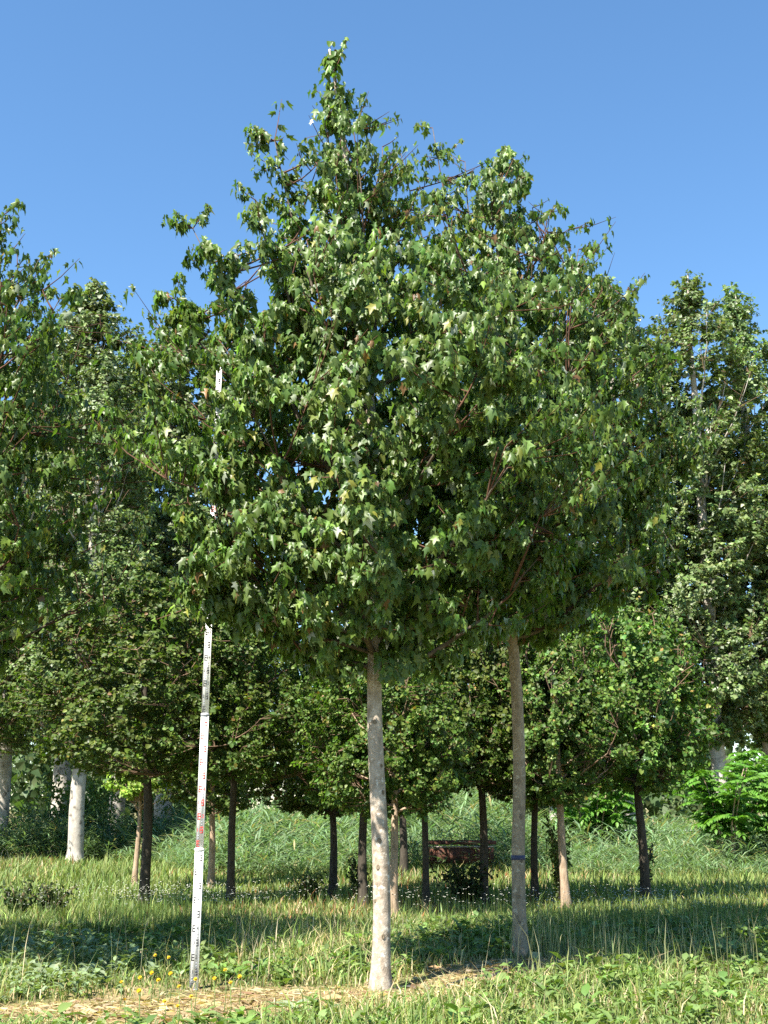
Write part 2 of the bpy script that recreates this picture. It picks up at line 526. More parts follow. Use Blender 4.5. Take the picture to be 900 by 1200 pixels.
# ------------------------------------------------------------------ ground
def build_ground():
    xs = np.concatenate([np.linspace(-400, -24, 8), np.arange(-22, 22.01, 0.25), np.linspace(24, 400, 8)])
    ys = np.concatenate([np.linspace(-60, 2, 8), np.arange(4, 36.01, 0.25), np.linspace(40, 700, 14)])
    X, Y = np.meshgrid(xs, ys)
    fade = np.clip((40 - np.abs(Y)) / 6, 0, 1) * np.clip((23 - np.abs(X)) / 3, 0, 1)
    Z = gz(X, Y) * fade
    V = np.stack([X, Y, Z], -1).reshape(-1, 3)
    nx = len(xs); i = np.arange(len(ys) - 1)[:, None] * nx; j = np.arange(nx - 1)[None]
    Q = np.stack([i + j, i + j + 1, i + nx + j + 1, i + nx + j], -1).reshape(-1, 4)
    me = np_mesh("ground", V, None, Q, smooth=True)
    m, nt, b, out = new_mat("meadow_soil")
    tc = nt.nodes.new("ShaderNodeTexCoord")
    n1 = nt.nodes.new("ShaderNodeTexNoise"); n1.inputs["Scale"].default_value = 1.1; n1.inputs["Detail"].default_value = 8
    n2 = nt.nodes.new("ShaderNodeTexNoise"); n2.inputs["Scale"].default_value = 26; n2.inputs["Detail"].default_value = 6
    for n in (n1, n2): nt.links.new(tc.outputs["Object"], n.inputs["Vector"])
    r1 = nt.nodes.new("ShaderNodeValToRGB")
    r1.color_ramp.elements[0].position = 0.42; r1.color_ramp.elements[0].color = (0.10, 0.13, 0.045, 1)
    r1.color_ramp.elements[1].position = 0.60; r1.color_ramp.elements[1].color = (0.34, 0.27, 0.15, 1)
    nt.links.new(n1.outputs[0], r1.inputs[0])
    r2 = nt.nodes.new("ShaderNodeValToRGB")
    r2.color_ramp.elements[0].position = 0.3; r2.color_ramp.elements[0].color = (0.45, 0.42, 0.38, 1)
    r2.color_ramp.elements[1].position = 0.7; r2.color_ramp.elements[1].color = (1.1, 1.08, 1.0, 1)
    nt.links.new(n2.outputs[0], r2.inputs[0])
    mx = nt.nodes.new("ShaderNodeMix"); mx.data_type = 'RGBA'; mx.blend_type = 'MULTIPLY'; mx.inputs[0].default_value = 1
    nt.links.new(r1.outputs[0], mx.inputs[6]); nt.links.new(r2.outputs[0], mx.inputs[7])
    dry = nt.nodes.new("ShaderNodeAttribute"); dry.attribute_name = "dry"
    tan = nt.nodes.new("ShaderNodeMix"); tan.data_type = 'RGBA'
    st = nt.nodes.new("ShaderNodeMix"); st.data_type = 'RGBA'; st.blend_type = 'MULTIPLY'; st.inputs[0].default_value = 1
    st.inputs[6].default_value = (0.40, 0.31, 0.20, 1); nt.links.new(r2.outputs[0], st.inputs[7])
    nt.links.new(dry.outputs["Fac"], tan.inputs[0]); nt.links.new(mx.outputs[2], tan.inputs[6]); nt.links.new(st.outputs[2], tan.inputs[7])
    nt.links.new(tan.outputs[2], b.inputs["Base Color"]); b.inputs["Roughness"].default_value = 0.95
    b.inputs["Specular IOR Level"].default_value = 0.1
    bp = nt.nodes.new("ShaderNodeBump"); bp.inputs["Strength"].default_value = 0.6; bp.inputs["Distance"].default_value = 0.03
    nt.links.new(n2.outputs[0], bp.inputs["Height"]); nt.links.new(bp.outputs[0], b.inputs["Normal"])
    o = link("ground", me, m)
    o["kind"] = "structure"; o["label"] = "meadow ground with straw coloured bare patches between the tree rows"; o["category"] = "ground"


build_ground()

# ------------------------------------------------------------------ near maples
MAPLE_BASE = [(0.098, 0.156, 0.030), (0.074, 0.132, 0.026), (0.124, 0.174, 0.036), (0.084, 0.138, 0.036)]
MAPLE_ODD = [(0.26, 0.30, 0.20), (0.20, 0.20, 0.035), (0.15, 0.085, 0.035), (0.30, 0.33, 0.26)]
LEAF_DATA = []
_rng = np.random.default_rng(5)
for k in range(8):
    c = tints(_rng, 1, MAPLE_BASE, 0.25)[0] if k < 6 else np.array(MAPLE_ODD[0 if k == 6 else 1])
    V, T = MAPLE_VAR[k % 5]
    me = np_mesh("leaf_blade", V, T, tint=np.broadcast_to(c, V.shape))
    me.materials.append(M_MAPLE)
    LEAF_DATA.append(me)


def maple_tree(label, base, spec, bark, nleaf_obj, band=False, seed=1):
    base = np.array(base, float)
    root = empty("maple_tree", base)
    tag(root, label, "tree", "maple trees in the near rows")
    g = grow(seed=seed, **spec)
    link("trunk", g["trunk"].mesh("trunk", smooth=True), bark, root)
    for pts, ra in g["limbs"]:
        mb = MB(); mb.tube(pts, ra, 7)
        link("limb", mb.mesh("limb", smooth=True), M_LIMB, root)
    tw = link("twigs", g["twigs"].mesh("twigs"), M_RED_TWIG, root); tw["kind"] = "stuff"
    P, D, N, size, rng = g["P"], g["D"], g["N"], g["size"], g["rng"]
    n = len(P)
    # each shoot a shade of its own, young shoot tips yellower
    sh = np.exp(rng.normal(0, 0.13, (g["shoot"].max() + 1, 1)))
    tint = tints(rng, n, MAPLE_BASE, 0.22, MAPLE_ODD, 0.045) * sh[g["shoot"]]
    # the leaves that stand nearest the viewer, one for each patch of the crown: objects of their own
    px, py, z = project(P + base)
    ok = (px > 0) & (px < 900) & (py > 0) & (py < 1200)
    cell = (px // 11).astype(int) * 1000 + (py // 11).astype(int)
    order = np.argsort(z); order = order[ok[order]]
    _, first = np.unique(cell[order], return_index=True)
    cand = order[first]; cand = cand[np.argsort(-size[cand] / z[cand])][:nleaf_obj]
    mask = np.ones(n, bool); mask[cand] = False
    Dn, B, Nn = frames(D[cand], N[cand])
    pick = rng.integers(0, 40, len(cand))
    for i, c in enumerate(cand):
        o = bpy.data.objects.new("leaf", LEAF_DATA[pick[i] % 6 if pick[i] < 37 else 6 + pick[i] % 2])
        s = size[c]
        M = np.eye(4)
        M[:3, 0], M[:3, 1], M[:3, 2], M[:3, 3] = B[i] * s * rng.uniform(.6, 1.0), Dn[i] * s, Nn[i] * s, P[c]
        COL.objects.link(o); o.parent = root
        o.matrix_basis = Matrix(M.tolist())
    # leaves on the outer front keep the full lobed outline, the hidden ones a plainer one
    front = mask & (P[:, 1] < 0.5) & (g["outer"] > 0.5); rest = mask & ~front
    Ws, Fs, Ts, off = [], [], [], 0
    var = rng.integers(0, len(MAPLE_VAR), n)
    for sel, tm in [(front & (var == v), MAPLE_VAR[v]) for v in range(len(MAPLE_VAR))] + [(rest, FIELD_T)]:
        W, F = leaf_verts(P[sel], D[sel], N[sel], size[sel], tm, rng.uniform(.55, 1.0, sel.sum()))
        Ws.append(W); Fs.append(F + off); Ts.append(np.repeat(tint[sel], len(tm[0]), axis=0)); off += len(W)
    cr = link("crown", np_mesh("crown", np.vstack(Ws), np.vstack(Fs), tint=np.vstack(Ts)), M_MAPLE, root)
    cr["kind"] = "stuff"
    for k in range(7 if bark is M_BARK else 5):            # healed pruning scars on the trunk
        h = .35 + k * .30 + rng.uniform(-.08, .08); a = rng.uniform(3.4, 6.0); r = g["trad"](h)
        c = g["ax"](h); dr = np.array([math.cos(a), math.sin(a), 0]); sd = np.array([-math.sin(a), math.cos(a), 0]); up = np.array([0, 0, 1.0])
        w_, h_ = rng.uniform(.010, .017), rng.uniform(.012, .024)
        th_ = np.arange(10) * .6283
        ring = [c + dr * (r * q + dp) + (sd * np.cos(t) * w_ + up * np.sin(t) * h_) * sc for q, dp, sc in ((.93, 0, 1.25), (1.0, .005, 1.0), (1.0, .001, .6)) for t in th_]
        Q = [(o_ + t, o_ + (t + 1) % 10, o_ + 10 + (t + 1) % 10, o_ + 10 + t) for o_ in (0, 10) for t in range(10)]
        T = [(20 + t, 20 + (t + 1) % 10, 30) for t in range(10)]
        link("pruning_scar", np_mesh("pruning_scar", np.array(ring + [c + dr * (r + .001)]), T, Q, smooth=True), M_SCAR, root)
    if band:
        c = g["ax"](0.93); r = g["trad"](0.93)
        mb = MB()
        zz = np.array([-.022, -.02, .02, .022]); mb.tube(np.array([c + [0, 0, z_] for z_ in zz]), np.array([r, r + .004, r + .004, r]), 14, cap=False)
        link("paint_band", mb.mesh("paint_band", smooth=True), plain_material("blue_paint", (0.035, 0.045, 0.11), 0.7), root)
    return root


def local(px, py, Y, base):
    return at(px, py, Y) - base


bA = on_ground(446, 1158); bA[2] = gz(bA[0], bA[1])
bB = on_ground(611, 1122); bB[2] = gz(bB[0], bB[1])
bC = np.array([-4.8, 11.1, 0.0]); bC[2] = gz(bC[0], bC[1])


def leads(lst, base):
    return [local(x, y, Y, base) for x, y, Y in lst]


specA = dict(H=8.70, hb=2.5, r0=0.064, nlimb=26, nsec=7, nshoot=95, clothe=12, clump=-.08, shell=.5, gap=.8, ntip=1350, nleaf=29, leaf_size=0.073,
             env=[(2.4, .3), (2.75, .7), (3.2, 1.5), (4.0, 2.05), (4.8, 1.95), (5.5, 1.55), (6.2, 1.02), (6.8, .52), (7.5, .27), (8.3, .18), (8.75, .07)],
             axis=[(0, 0, 0), (2.6, -0.03, .05), (5.5, -.12, .08), (8.75, float(local(385, 60, bA[1] + .1, bA)[0]), .1)],
             leaders=leads([(226, 268, 10.3), (322, 165, 10.2), (300, 235, 9.6), (448, 172, 10.6), (262, 300, 9.3), (205, 350, 10.4), (245, 668, 9.5), (264, 560, 9.4), (236, 612, 9.5), (240, 700, 9.7)], bA))
specB = dict(H=8.65, hb=3.1, r0=0.060, nlimb=24, nsec=7, nshoot=95, clothe=12, clump=-.08, shell=.5, gap=.8, ntip=1280, nleaf=28, leaf_size=0.074,
             env=[(3.0, .3), (3.3, 1.0), (3.9, 1.85), (4.8, 2.05), (5.6, 1.85), (6.4, 1.42), (7.2, .95), (7.9, .64), (8.65, .2)],
             axis=[(0, 0, 0), (3.1, float(local(602, 750, bB[1], bB)[0]), 0), (5.5, -.12, 0), (8.5, float(local(590, 215, bB[1], bB)[0]), 0)],
             leaders=leads([(507, 150, 12.5), (545, 190, 12.3), (608, 205, 12.6), (645, 248, 12.7), (678, 292, 12.5), (470, 180, 12.9), (575, 225, 11.9), (700, 350, 12.3)], bB))
specC = dict(H=7.3, hb=2.3, r0=0.070, nlimb=24, nsec=7, nshoot=95, clothe=12, clump=-.08, shell=.5, gap=.8, ntip=1050, nleaf=25, leaf_size=0.074,
             env=[(2.2, .4), (2.6, 1.4), (3.2, 2.1), (4.2, 2.4), (5.0, 2.15), (5.7, 1.7), (6.4, 1.2), (7.3, .25)],
             axis=[(0, 0, 0), (7.6, .15, 0)],
             leaders=leads([(45, 305, 10.8), (4, 252, 10.7), (70, 350, 10.4), (15, 325, 10.3)], bC))
maple_tree("tallest maple with pale speckled trunk, its pointed crown topping all the trees", bA, specA, M_BARK, 300, seed=11)
maple_tree("maple with slim dappled trunk and blue painted band, right of the tallest maple", bB, specB, M_BARK_GREY, 300, band=True, seed=23)
maple_tree("maple cut off by the left edge of the photo, no trunk showing", bC, specC, M_BARK, 220, seed=37)

# ------------------------------------------------------------------ field maples, poplars: prototypes
FIELD_BASE = [(0.064, 0.114, 0.022), (0.080, 0.128, 0.024), (0.050, 0.100, 0.020), (0.098, 0.140, 0.026)]
FIELD_ODD = [(0.17, 0.16, 0.03), (0.18, 0.11, 0.035), (0.19, 0.23, 0.10)]
POP_BASE = [(0.112, 0.170, 0.052), (0.088, 0.145, 0.042), (0.138, 0.192, 0.072)]
POP_ODD = [(0.30, 0.34, 0.24), (0.20, 0.22, 0.10)]


def proto(seed, spec, base, odd, odd_p, tmpl):
    g = grow(seed=seed, **spec)
    n = len(g["P"])
    sh = np.exp(g["rng"].normal(0, 0.15, (g["shoot"].max() + 1, 1)))
    t = tints(g["rng"], n, base, 0.22, odd, odd_p) * sh[g["shoot"]]
    for pts, ra in g["limbs"]: g["trunk"].tube(pts, ra, 5)
    return (g["trunk"].mesh("trunk", smooth=True), g["twigs"].mesh("twigs"),
            leaf_mesh("crown", g["P"], g["D"], g["N"], g["size"], t, tmpl), spec["H"])


def field_spec(H, hb, R, ntip=800, r0=0.051):
    s = H - hb
    return dict(H=H, hb=hb, r0=r0, nlimb=16, nsec=5, ntip=ntip, nleaf=28, leaf_size=0.046, droop=0.25, petiole=0.03, leaf_len=0.32,
                env=[(hb - .05, .35 * R), (hb + .12 * s, .8 * R), (hb + .35 * s, R), (hb + .6 * s, .92 * R), (hb + .8 * s, .66 * R), (H, .2 * R)],
                gap=0.6, gapf=3.0, clump=-.15, clumpf=5.0, rise=(0.5, 1.1), shell=0.45, az_noise=0.15, twig_r=0.004)


FIELD = [proto(101, field_spec(4.6, 1.75, 1.65, 950), FIELD_BASE, FIELD_ODD, .03, FIELD_T),
         proto(102, field_spec(3.9, 1.35, 1.25, 700), FIELD_BASE, FIELD_ODD, .03, FIELD_T),
         proto(103, field_spec(3.6, 1.30, 1.35, 720), FIELD_BASE, FIELD_ODD, .04, FIELD_T),
         proto(105, field_spec(2.05, 1.2, .40, 130, .035), [(0.15, .21, .03), (.18, .23, .04)], FIELD_ODD, .05, FIELD_T),
         proto(104, field_spec(5.8, 1.6, 1.9, 1000, 0.075), FIELD_BASE, FIELD_ODD, .03, FIELD_T)]


def poplar_spec(H, hb, R, ntip=1500):
    s = H - hb
    return dict(H=H, hb=hb, r0=0.17, nlimb=34, nsec=5, ntip=ntip, nleaf=28, leaf_size=0.084, droop=0.5, petiole=0.05, leaf_len=0.55,
                env=[(hb - .1, .25 * R), (hb + .08 * s, .8 * R), (hb + .25 * s, R), (hb + .5 * s, .92 * R), (hb + .75 * s, .70 * R), (hb + .92 * s, .42 * R), (H, .12 * R)],
                gap=0.65, gapf=1.9, clump=-.45, clumpf=2.6, rise=(1.2, 2.4), shell=0.5, az_noise=0.20, twig_r=0.006, top_r=0.015)


POPLAR = [proto(201, poplar_spec(15.5, 2.6, 2.0, 2300), POP_BASE, POP_ODD, .08, DELTA_T),
          proto(202, poplar_spec(13.5, 2.6, 1.8, 2300), POP_BASE, POP_ODD, .08, DELTA_T),
          ]


def place_tree(name, label, P, xy, rz, scale, bark, mats, group, trunk_scale=None):
    z = float(gz(*xy)) if xy[1] < 34 else 0.0
    root = empty(name, (xy[0], xy[1], z), rz)
    if name.startswith('field'): root.rotation_euler = (math.radians(2.2) * math.sin(rz * 11), math.radians(2.6) * math.cos(rz * 13), rz)
    k = grow_by(xy[1])
    root.scale = tuple(k * v for v in (scale if hasattr(scale, "__len__") else (scale,) * 3))
    tag(root, label, "tree", group)
    trunk, twigs, crown, H = P
    for nm, me, mat, kind in (("trunk", trunk, bark, None), ("twigs", twigs, M_TWIG, "stuff"), ("crown", crown, mats, "stuff")):
        if not me.materials: me.materials.append(mat)
        o = bpy.data.objects.new(nm, me); COL.objects.link(o); o.parent = root
        o.material_slots[0].link = 'OBJECT'; o.material_slots[0].material = mat
        if kind: o["kind"] = kind
    return root


def xy_of(px, py):
    p = on_ground(px, py); return float(p[0]), float(p[1])


GF = "field maples in the middle rows"
mid = [  # label, prototype, base pixel, turn, scale, bark
    ("large field maple with leaning dark trunk, left of the measuring staff", 0, (169, 1066), 0.3, 1.06, M_BARK_SHADED),
    ("field maple with straight dark trunk just right of the measuring staff", 0, (270, 1063), 2.2, 0.86, M_BARK_SHADED),
    ("field maple on the thinnest dark trunk, left of the tallest maple's trunk", 1, (390, 1052), 1.1, 0.93, M_BARK_SHADED),
    ("field maple with dark trunk close beside the tallest maple's pale trunk", 1, (426, 1063), 3.0, 0.98, M_BARK_SHADED),
    ("field maple with tan lit trunk half behind the tallest maple's trunk", 2, (461, 1074), 4.0, 0.96, M_BARK_TAN),
    ("field maple on short dark trunk before the rusty trough's near end", 0, (499, 1063), 5.1, 0.86, M_BARK_SHADED),
    ("field maple with a dark bush at its foot, before the rusty trough", 1, (567, 1058), 0.7, 1.05, M_BARK_SHADED),
    ("field maple on slim dark trunk just right of the blue banded maple", 1, (627, 1055), 2.7, 0.9, M_BARK_SHADED),
    ("field maple with leafy shoots climbing its tan trunk", 2, (664, 1063), 1.6, 1.05, M_BARK_TAN),
    ("field maple standing alone on dark trunk at the right, sumac behind it", 2, (757, 1057), 5.5, 1.08, M_BARK_SHADED),
    ("small lime green young field maple on thin tan trunk at left", 3, (157, 1042), 4.4, 1.0, M_BARK_TAN),
    ("field maple with thin tan trunk hidden right behind the measuring staff", 1, (247, 1040), 5.9, 0.95, M_BARK_TAN),
]
for lab, k, pxy, rz, sc, bark in mid:
    place_tree("field_maple_tree", lab, FIELD[k], xy_of(*pxy), rz, (sc * (1 + .10 * math.sin(rz * 7)), sc * (1 - .08 * math.sin(rz * 5)), sc * (1 + .10 * math.cos(rz * 9))), bark, M_FIELD, GF)
far_row = [
    ("tall field maple filling the gap at the left behind the leaning one", 4, (-5.4, 35.0), 0.4, 1.6),
    ("tall field maple at the far left, dark under the cut off maple", 4, (-9.6, 26.5), 1.9, 1.25),
    ("tall broad field maple behind the measuring staff, over the middle row", 4, (-2.8, 37.0), 3.3, 1.75),
    ("field maple over the rusty trough, its crown in deep shade", 4, (0.35, 22.3), 2.5, 0.88),
    ("tall field maple between the two near maple trunks, farthest row", 4, (0.6, 35.5), 4.6, 1.55),
    ("field maple behind the blue banded trunk, farthest row", 4, (3.2, 36.5), 3.9, 1.6),
    ("field maple behind the lone one at the right, lower and yellower", 2, (5.6, 35.0), 0.9, 1.65),
]
for lab, k, xy, rz, sc in far_row:
    place_tree("field_maple_tree", lab, FIELD[k], wide(*xy), rz, sc, M_BARK_SHADED, M_FIELD, "field maples in the back rows")

GP = "poplars behind the plantation"
pops = [
    ("poplar with plain pale trunk standing clear at the left", 1, None, 0.4, (0.95, 0.95, .86)),
    ("poplar with shaded grey trunk at the far left edge", 1, None , 2.0, (1, 1, 0.95)),
    ("poplar whose rounded top shows left of the staff, above the field maples", 1, (-8.3, 31.5), 4.1, (1.35, 1.35, 1.16)),
    ("poplar with its thin top just left of the tallest maple's crown", 1, (-5.9, 33.0), 5.3, (1.4, 1.4, 1.16)),
    ("poplar between the two other tops that show left of the tallest maple", 1, (-7.5, 34.5), 1.7, (1.3, 1.3, 1.12)),
    ("poplar with pale trunk end showing beside the blue banded trunk", 1, (4.0, 28.5), 1.2, (1.0, 1.0, .8)),
    ("poplar with lowest top, nearest the blue banded maple's crown", 0, (6.5, 32.0), 3.0, (1.35, 1.35, 1.03)),
    ("tallest poplar with white blotched trunk rising behind the sumac", 0, (8.5, 31.0), 0.9, (1.2, 1.2, 1.01)),
    ("poplar at the right edge with pale trunk showing through gaps", 0, (10.3, 32.5), 2.1, (1.2, 1.2, 1.03)),
    ("poplar at the far right, mostly beyond the photo's edge", 0, (12.0, 31.5), 4.9, (1.05, 1.05, .9)),
]
pops[0] = pops[0][:2] + ((-6.62, 26.6),) + pops[0][3:]; pops[1] = pops[1][:2] + ((-8.9, 28.6),) + pops[1][3:]
for lab, k, xy, rz, sc in pops:
    xy = wide(*xy)
    place_tree("poplar_tree", lab, POPLAR[k], xy, rz, sc, M_BARK_POP, M_POP, GP)


# ------------------------------------------------------------------ far woodland: one mass behind everything
def far_wood():
    rng = np.random.default_rng(900)
    P, S = [], []
    for k in range(46):
        cx = rng.uniform(-45, 45); cy = rng.uniform(62, 85); h = rng.uniform(4.5, 10.0); r = rng.uniform(2.8, 5.0)
        n = 700
        d = norm(rng.normal(size=(n, 3))); u = rng.random((n, 1)) ** 0.35
        p = d * u * np.array([r, r, h / 2]) * (1 + .2 * vnoise(d, 5, k))[:, None] + np.array([cx, cy, h / 2])
        P.append(p)
    P = np.concatenate(P); P = P[P[:, 2] > 0.0]
    n = len(P)
    D = norm(rng.normal(size=(n, 3)) + [0, 0, -.4]); N = norm(rng.normal(0, .7, (n, 3)) + [-.3, -.6, .6])
    me = leaf_mesh("far_woodland", P, D, N, np.exp(rng.normal(-.75, .3, n)), tints(rng, n, [(0.05, .085, .03), (.07, .10, .04)], .25), DELTA_T)
    o = link("far_woodland", me, M_FIELD); tag(o, "distant dark wood seen low between the tree trunks", "woodland", kind="stuff")


far_wood()

# ------------------------------------------------------------------ grass and reeds
def blades(name, xy, h, w, lean, tint, seed, mat, curve=0.5):
    """curved tapering blades, five vertices each"""
    rng = np.random.default_rng(seed); n = len(xy)
    az = rng.uniform(0, 6.2832, n); d = np.stack([np.cos(az), np.sin(az)], -1)
    fa = az + rng.normal(1.57, .5, n); f = np.stack([np.cos(fa), np.sin(fa)], -1) * w[:, None] / 2
    z0 = gz(xy[:, 0], xy[:, 1]) - 0.01
    b = np.column_stack([xy, z0])
    l = (lean * h)[:, None]
    mid = np.column_stack([xy + d * l * (0.5 - 0.25 * curve), z0 + h * 0.58])
    tip = np.column_stack([xy + d * l * (1 + 0.3 * curve), z0 + h * (1 - 0.25 * lean)])
    f3 = np.column_stack([f, np.zeros(n)])
    V = np.stack([b - f3, b + f3, mid + f3 * .8, mid - f3 * .8, tip], 1).reshape(-1, 3)
    k = np.arange(n)[:, None] * 5
    me = np_mesh(name, V, k + np.array([[3, 2, 4]]), k + np.array([[0, 1, 2, 3]]), tint=np.repeat(tint, 5, axis=0))
    return me


def scatter(rng, n, y0, y1, margin=1.6, bias=1.0):
    y = y0 + (y1 - y0) * rng.random(n) ** bias
    x = rng.uniform(-1, 1, n) * (0.335 * y + margin)
    return np.column_stack([x, y])


def straw_mask(xy):
    """bare straw strip along the near tree row"""
    x, y = xy[:, 0], xy[:, 1]
    c = np.interp(x, [-3, -1.2, 0, .8, 1.5, 2.0], [8.95, 9.3, 9.8, 10.7, 11.75, 12.0])
    s = 1.3 * np.exp(-((y - c) / 0.62) ** 2) * np.clip((2.1 - x) / 0.8, 0, 1) * np.clip((x + 3.4) / 1.2, 0, 1)
    return s + 0.35 * vnoise(xy, 3.0, 3) * s


_g = bpy.data.objects["ground"].data
_co = np.empty(len(_g.vertices) * 3, np.float32); _g.vertices.foreach_get("co", _co); _co = _co.reshape(-1, 3)
_d = np.clip(straw_mask(_co[:, :2].astype(float)) * (.75 + .5 * vnoise(_co[:, :2].astype(float), 9, 6)), 0, .85)
set_color(_g, np.repeat(_d[:, None], 3, axis=1), "dry")
GRASS_C = [(0.165, 0.220, 0.050), (0.120, 0.190, 0.045), (0.210, 0.245, 0.075), (0.145, 0.200, 0.070)]
STRAW_C = [(0.42, 0.34, 0.19), (0.36, 0.28, 0.14), (0.46, 0.39, 0.24)]


def build_grass():
    rng = np.random.default_rng(41)
    # short turf near by
    xy = scatter(rng, 110000, 7.2, 15.5)
    s = straw_mask(xy); patch = vnoise(xy, 1.6, 9)
    h = rng.gamma(3.2, 0.029, len(xy)) * (1 + 0.5 * patch)
    dry = rng.random(len(xy)) < np.clip(0.13 + 0.85 * s + 0.16 * np.clip(vnoise(xy, 0.9, 21), 0, 1), 0, .93)
    h = np.where(s > .35, h * .26, h); keep = rng.random(len(xy)) > np.clip(s * .55, 0, .68)
    t = tints(rng, len(xy), GRASS_C, .22); t[dry] = tints(rng, dry.sum(), STRAW_C, .2)
    t *= (1 + .16 * patch)[:, None]
    me = blades("grass", xy[keep], np.clip(h, .03, .4)[keep], rng.uniform(.006, .013, len(xy))[keep], rng.uniform(.15, .9, len(xy))[keep], t[keep], 1, M_GRASS)
    o = link("grass", me, M_GRASS); tag(o, "short green and dry turf grass across the front", "grass", kind="stuff")
    # dead straw and leaf litter lying flat along the bare strip
    xy = scatter(rng, 70000, 8.2, 13.2, .2); xy = xy[rng.random(len(xy)) < np.clip(straw_mask(xy) - .12, 0, .8)]; n = len(xy)
    az = rng.uniform(0, 6.28, n)
    p = np.column_stack([xy, gz(xy[:, 0], xy[:, 1]) + rng.uniform(.004, .022, n)])
    D = np.column_stack([np.cos(az), np.sin(az), rng.uniform(-.12, .30, n)]); Nn = np.column_stack([rng.normal(0, .4, (n, 2)), np.ones(n)])
    V, T = mirror_leaf([(.06, .4)], [0, .5, 1.0], [(0, 3, 1), (1, 3, 2)], .2, .15)
    Wd = np.where(rng.random(n) < .08, 4.5, 1.0)
    Wv, Fv = leaf_verts(p, D, Nn, rng.gamma(4, .018, n), (V, T), Wd)
    t = tints(rng, n, STRAW_C + [(.30, .21, .11), (.20, .13, .07)], .25)
    o = link("straw_litter", np_mesh("straw_litter", Wv, Fv, tint=np.repeat(t, len(V), axis=0)), M_GRASS)
    tag(o, "dead straw and leaf litter on the bare strip by the near trunks", "straw", kind="stuff")
    # taller meadow farther back
    xy = scatter(rng, 105000, 14.6, 34.0, bias=1.25)
    patch = vnoise(xy, 1.0, 12)
    far = np.clip((xy[:, 1] - 17) / 9, 0, 1)
    h = rng.gamma(5, 0.028, len(xy)) * (0.72 + .40 * far) * (1 + .25 * patch)
    t = tints(rng, len(xy), GRASS_C, .22)
    dry = rng.random(len(xy)) < np.clip(0.09 + .2 * vnoise(xy, .8, 31), 0, .5)
    t[dry] = tints(rng, dry.sum(), STRAW_C + [(0.33, 0.14, 0.06)], .2)
    me = blades("meadow_grass", xy, np.clip(h, .06, .95), rng.uniform(.010, .022, len(xy)) * (1 + .5 * far), rng.uniform(.1, .6, len(xy)), t, 2, M_GRASS)
    o = link("meadow_grass", me, M_GRASS); tag(o, "long meadow grass around the feet of the field maples", "grass", kind="stuff")
    # tall dry seed stalks near the right trunk
    xy = np.vstack([scatter(rng, 260, 10.2, 14.0), np.column_stack([rng.uniform(1.0, 4.4, 260), rng.normal(11.8, .5, 260)])])
    n = len(xy)
    me = blades("dry_stalks", xy, rng.uniform(.3, .62, n), rng.uniform(.004, .008, n), rng.uniform(.05, .45, n), tints(rng, n, [(.36, .33, .20), (.26, .27, .13)], .2), 7, M_GRASS)
    o = link("dry_stalks", me, M_GRASS); tag(o, "thin dry seed stalks standing above the front turf", "grass", kind="stuff")
    # reed bed
    ns = 10000
    xy = scatter(rng, ns, 25.0, 36.0, 3.0)
    off = xy[:, 1] < 25.5 + 6.5 * np.clip((-3.6 - xy[:, 0]) / 2.2, 0, 1) + .9 * vnoise(xy, .7, 8)
    xy[off, 1] = rng.uniform(32.5, 36, off.sum())
    H = rng.uniform(.75, 1.45, ns) * (1 + .18 * vnoise(xy, .9, 5)) * np.where(xy[:, 0] > 3, .7, 1)
    edge = 25.5 + 6.5 * np.clip((-3.6 - xy[:, 0]) / 2.2, 0, 1)
    H *= np.clip(.30 + .70 * (xy[:, 1] - edge) / 5.5 + rng.normal(0, .16, ns), .22, 1.1)      # lower towards its front edge
    per = 7
    idx = np.repeat(np.arange(ns), per); n = len(idx)
    t0 = rng.uniform(.2, 1, n); az = rng.uniform(0, 6.28, n)
    p = np.column_stack([xy[idx], H[idx] * t0])
    p[:, :2] += (rng.normal(0, .03, (n, 2)))
    D = np.column_stack([np.cos(az), np.sin(az), rng.uniform(.25, 1.3, n)])
    N = np.column_stack([-np.cos(az) * .6, -np.sin(az) * .6, np.full(n, .8)])
    V, T = mirror_leaf([(.036, .4)], [0, .5, 1.0], [(0, 3, 1), (1, 3, 2)], .3, .35)
    t = tints(rng, n, [(0.145, .23, .11), (.18, .255, .13), (.12, .20, .095)], .2, [(0.3, .26, .13)], .05)
    W, F = leaf_verts(p, D, N, rng.uniform(.36, .75, n) * np.clip(.35 + .65 * H[idx], .4, 1.1), (V, T))
    o = link("reeds", np_mesh("reeds", W, F, tint=np.repeat(t, len(V), axis=0)), M_GRASS)
    tag(o, "blue green reed bed behind the field maples", "reeds", kind="stuff")


build_grass()


